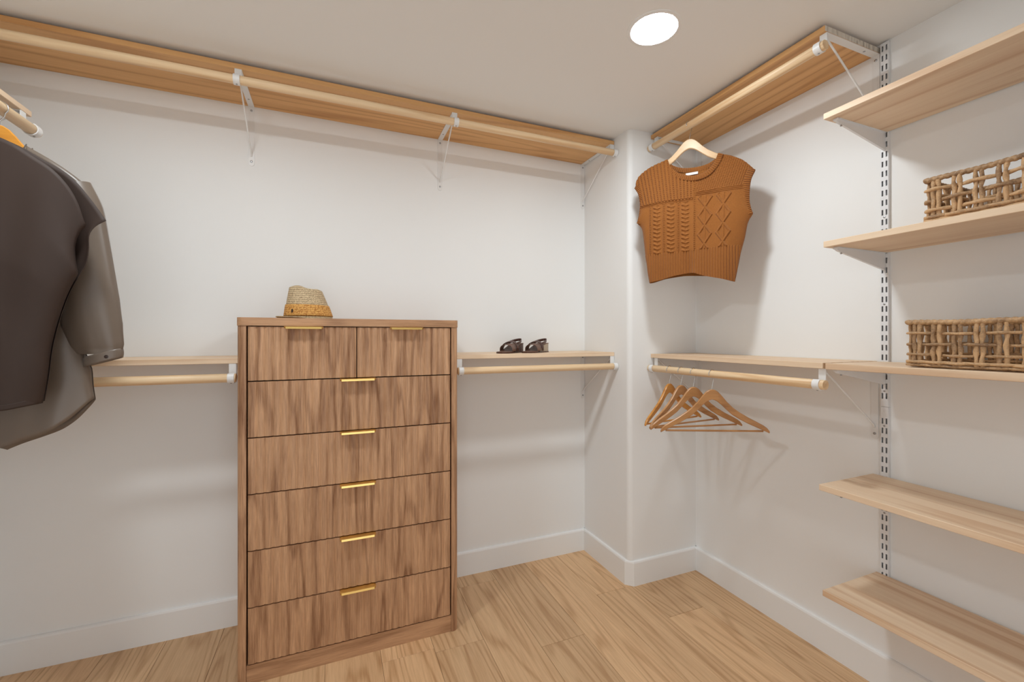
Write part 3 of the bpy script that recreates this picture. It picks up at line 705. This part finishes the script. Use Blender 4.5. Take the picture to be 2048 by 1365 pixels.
for k in range(1, 9):                                   # top of the crown with its long dent
    f = 1-k/8; r = []
    for i in range(57):
        x, y, z = last[i]; x2, y2 = -.012+(x+.012)*f, .003+(y-.003)*f
        dome = .010*math.sin(min(1, (1-f)*2.2)*PI/2); dent = -.030*math.exp(-((x2+.004)/.022)**2)*(1-f)
        r.append((x2, y2, z*1.0+dome+dent))
    rows.append(r)
link('crown', grid_mesh('crown', rows), 'straw', hat)
solid(link('band', grid_mesh('band', crown_rows(.07, .45, 6, .0022)), 'straw_band', hat), .002)
rows = []
for j in range(8):
    t = j/7; rows.append([((.096+.034*t)*math.cos(2*PI*i/56), (.086+.034*t)*math.sin(2*PI*i/56), .007-.0045*math.sin(PI*t*.5)+.010*t*t*max(0, -math.cos(2*PI*i/56))) for i in range(57)])
solid(link('brim', grid_mesh('brim', rows), 'straw', hat), .003)
a = math.radians(218); x, y = hat_r(a, .2)
bm = bmesh.new(); tube(bm, [(0, 0, 0), (0, -.002, 0), (0, -.003, 0)], .0085, 16, rfun=lambda i, q, s: (1, .95, .6)[i])
em = link('emblem', to_mesh('emblem', bm, 40), 'emblem', hat, (x*1.03, y*1.03, .006+CH*.22), math.radians(218+90)); em.scale = (.55, 1, 1.15)
em['label'] = 'small dark oval emblem'

# ------------------------------------------------------------------ sandals on the shelf
def sandal(label, loc, rot, heel_mat):
    """toe towards local -x; origin on the shelf under the middle of the sole"""
    t = thing('sandal', label, 'sandal', loc, rot, 'pair of brown wedge sandals on the shelf')
    st = [(-.118, .012), (-.108, .027), (-.085, .039), (-.05, .042), (-.01, .036), (.03, .031), (.07, .031), (.10, .029), (.113, .020), (.117, .008)]
    def top(x):
        k = max(0, min(1, (x+.060)/.135)); return .009+.043*k*k*(3-2*k)
    bm = bmesh.new(); rings = []
    for x, w in st: rings.append([bm.verts.new(p) for p in ((x, -w, 0), (x, -w, .006), (x, w, .006), (x, w, 0))])
    for a, b in zip(rings, rings[1:]):
        for j in range(4): bm.faces.new((a[j], a[(j+1) % 4], b[(j+1) % 4], b[j]))
    bm.faces.new(rings[0]); bm.faces.new(rings[-1][::-1]); link('outsole', to_mesh('outsole', bm, 30), 'croc', t)
    bm = bmesh.new(); rings = []
    for x, w in st: rings.append([bm.verts.new(p) for p in ((x, -w*.97, top(x)-.004), (x, -w*.97, top(x)), (x, w*.97, top(x)), (x, w*.97, top(x)-.004))])
    for a, b in zip(rings, rings[1:]):
        for j in range(4): bm.faces.new((a[j], a[(j+1) % 4], b[(j+1) % 4], b[j]))
    bm.faces.new(rings[0]); bm.faces.new(rings[-1][::-1]); link('footbed', to_mesh('footbed', bm, 30), 'sandal', t)
    bm = bmesh.new(); rings = []                          # wedge heel
    for x, w in [s for s in st if s[0] >= -.01]: rings.append([bm.verts.new(p) for p in ((x, -w*.93, .005), (x, -w*.93, top(x)-.003), (x, w*.93, top(x)-.003), (x, w*.93, .005))])
    for a, b in zip(rings, rings[1:]):
        for j in range(4): bm.faces.new((a[j], a[(j+1) % 4], b[(j+1) % 4], b[j]))
    bm.faces.new(rings[0]); bm.faces.new(rings[-1][::-1]); link('wedge_heel', to_mesh('wedge_heel', bm, 30), heel_mat, t)
    def strap(name, xa, xb, wid, hgt, mat, tw=0):
        rows = []
        for i in range(17):
            a = PI*i/16; y = -.043*math.cos(a); z = .010+hgt*math.sin(a)**.7
            rows.append([(xa+(xb-xa)*i/16+wid*(k-.5)*(1+.15*math.sin(a))+tw*math.sin(a), y, z+.006*math.sin(a)*(k-.5)) for k in (0, .25, .5, .75, 1)])
        return solid(link(name, grid_mesh(name, rows), mat, t), .0024)
    strap('toe_strap', -.040, -.022, .038, .038, 'sandal'); strap('instep_strap', .002, -.022, .022, .052, 'croc', .010)
    rows = []                                             # sling-back strap standing up behind the heel
    for i in range(21):
        a = PI*(i/20)-PI/2; rows.append([(.008+.102*math.cos(a), .034*math.sin(a), .042+.022*math.cos(a)+dz) for dz in (0, .007, .014)])
    solid(link('heel_strap', grid_mesh('heel_strap', rows), 'croc', t), .002)
zt = ZLA+TH
sandal('brown wedge sandal with the dark croc heel, nearer the dresser', (.885, 2.165, zt), math.radians(40), 'croc')
sandal('brown wedge sandal with the pale heel, nearer the boxed-out corner', (1.035, 2.165, zt), math.radians(36), 'heel_grey')

# ------------------------------------------------------------------ woven baskets
def twist(k, ph=0, amp=.13): return lambda i, a, s: 1+amp*math.cos(2*a-s*k+ph)
def basket(label, loc, rotz, LX, LY, H, seed, rs=.0052, rh=.0040):
    """LX along the shelf, LY deep; origin at the centre of the base"""
    rn = random.Random(seed); t = thing('woven_basket', label, 'basket', loc, rotz, 'woven baskets on the open shelves')
    hx, hy = LX/2-.006, LY/2-.006
    def loop(z, n, off=0, wob=0, ph=0, cr=.022):          # rounded rectangle
        pts = []; per = 2*(2*hx+2*hy); 
        for i in range(n):
            d = per*i/n; x, y, nx, ny = rect(d)
            w = off+wob*math.sin(PI*(d/PT+ph)); pts.append((x+nx*w, y+ny*w, z+.0012*math.sin(d*31+ph*3)))
        return pts
    def rect(d):
        d %= 4*(hx+hy)
        for (x, y, dx, dy, nx, ny, ln) in ((-hx, -hy, 1, 0, 0, -1, 2*hx), (hx, -hy, 0, 1, 1, 0, 2*hy), (hx, hy, -1, 0, 0, 1, 2*hx), (-hx, hy, 0, -1, -1, 0, 2*hy)):
            if d <= ln: return x+dx*d, y+dy*d, nx, ny
            d -= ln
        return -hx, -hy, 0, -1
    nst = 2*round((2*hx+2*hy)*2/.046/2); PT = 4*(hx+hy)/nst
    bm = bmesh.new(); tube(bm, loop(H-.007, 640), .0070, 12, True, rfun=lambda i, a, s: 1+.34*abs(math.sin(s*PI/.0150+a*.9))-.16)
    link('rim', to_mesh('rim', bm, 60), 'rattan', t)
    for k, z in enumerate((.036, .066, .097)):
        bm = bmesh.new(); tube(bm, loop(z*H/.135, 300, 0, .0075, k % 2), rh, 10, True, rfun=twist(160, k)); link('strand', to_mesh('strand', bm, 70), 'rattan', t)
    for k, (z, ph) in enumerate(((.016, 0), (.016, 1), (.0062, 0))):
        bm = bmesh.new(); tube(bm, loop(z, 300, .002, .0045 if k < 2 else .001, ph), rh*1.05, 10, True, rfun=twist(140, k)); link('base_braid', to_mesh('base_braid', bm, 70), 'rattan', t)
    var = []
    for q in range(3):
        bm = bmesh.new(); zs = [.006+(H-.016)*i/14 for i in range(15)]
        tube(bm, [(.0012*math.sin(i*1.1+q), .0008*math.cos(i*.8+q), z) for i, z in enumerate(zs)], rs, 9, rfun=lambda i, a, s: 1+.17*math.cos(2*a-s*150+q)+.12*math.sin(i*1.7+q*2)); var.append(to_mesh('stake', bm, 70))
    for i in range(nst):
        for e in (-1, 1):
            d = PT*(i+.5)+e*.0062+rn.uniform(-.001, .001); x, y, nx, ny = rect(d); link('stake', var[rn.randrange(3)], 'rattan', t, (x, y, 0), rn.uniform(0, 6))
    bm = bmesh.new()                                       # woven base
    nb = int(2*hx/.016)
    for i in range(nb): tube(bm, [(-hx+2*hx*(i+.5)/nb, -hy+.004, .0065), (-hx+2*hx*(i+.5)/nb, hy-.004, .0065)], .0058, 8)
    link('base', to_mesh('base', bm, 60), 'rattan', t)
    return t
basket('open-weave water hyacinth basket on the shelf level with the hanger shelf', (1.765, .575, 1.2165+TH+.0012), PI/2, .41, .255, .142, 1)
basket('open-weave water hyacinth basket one shelf above the other basket', (1.765, .530, 1.646+TH+.0012), PI/2, .41, .255, .135, 5, .0052, .0052)
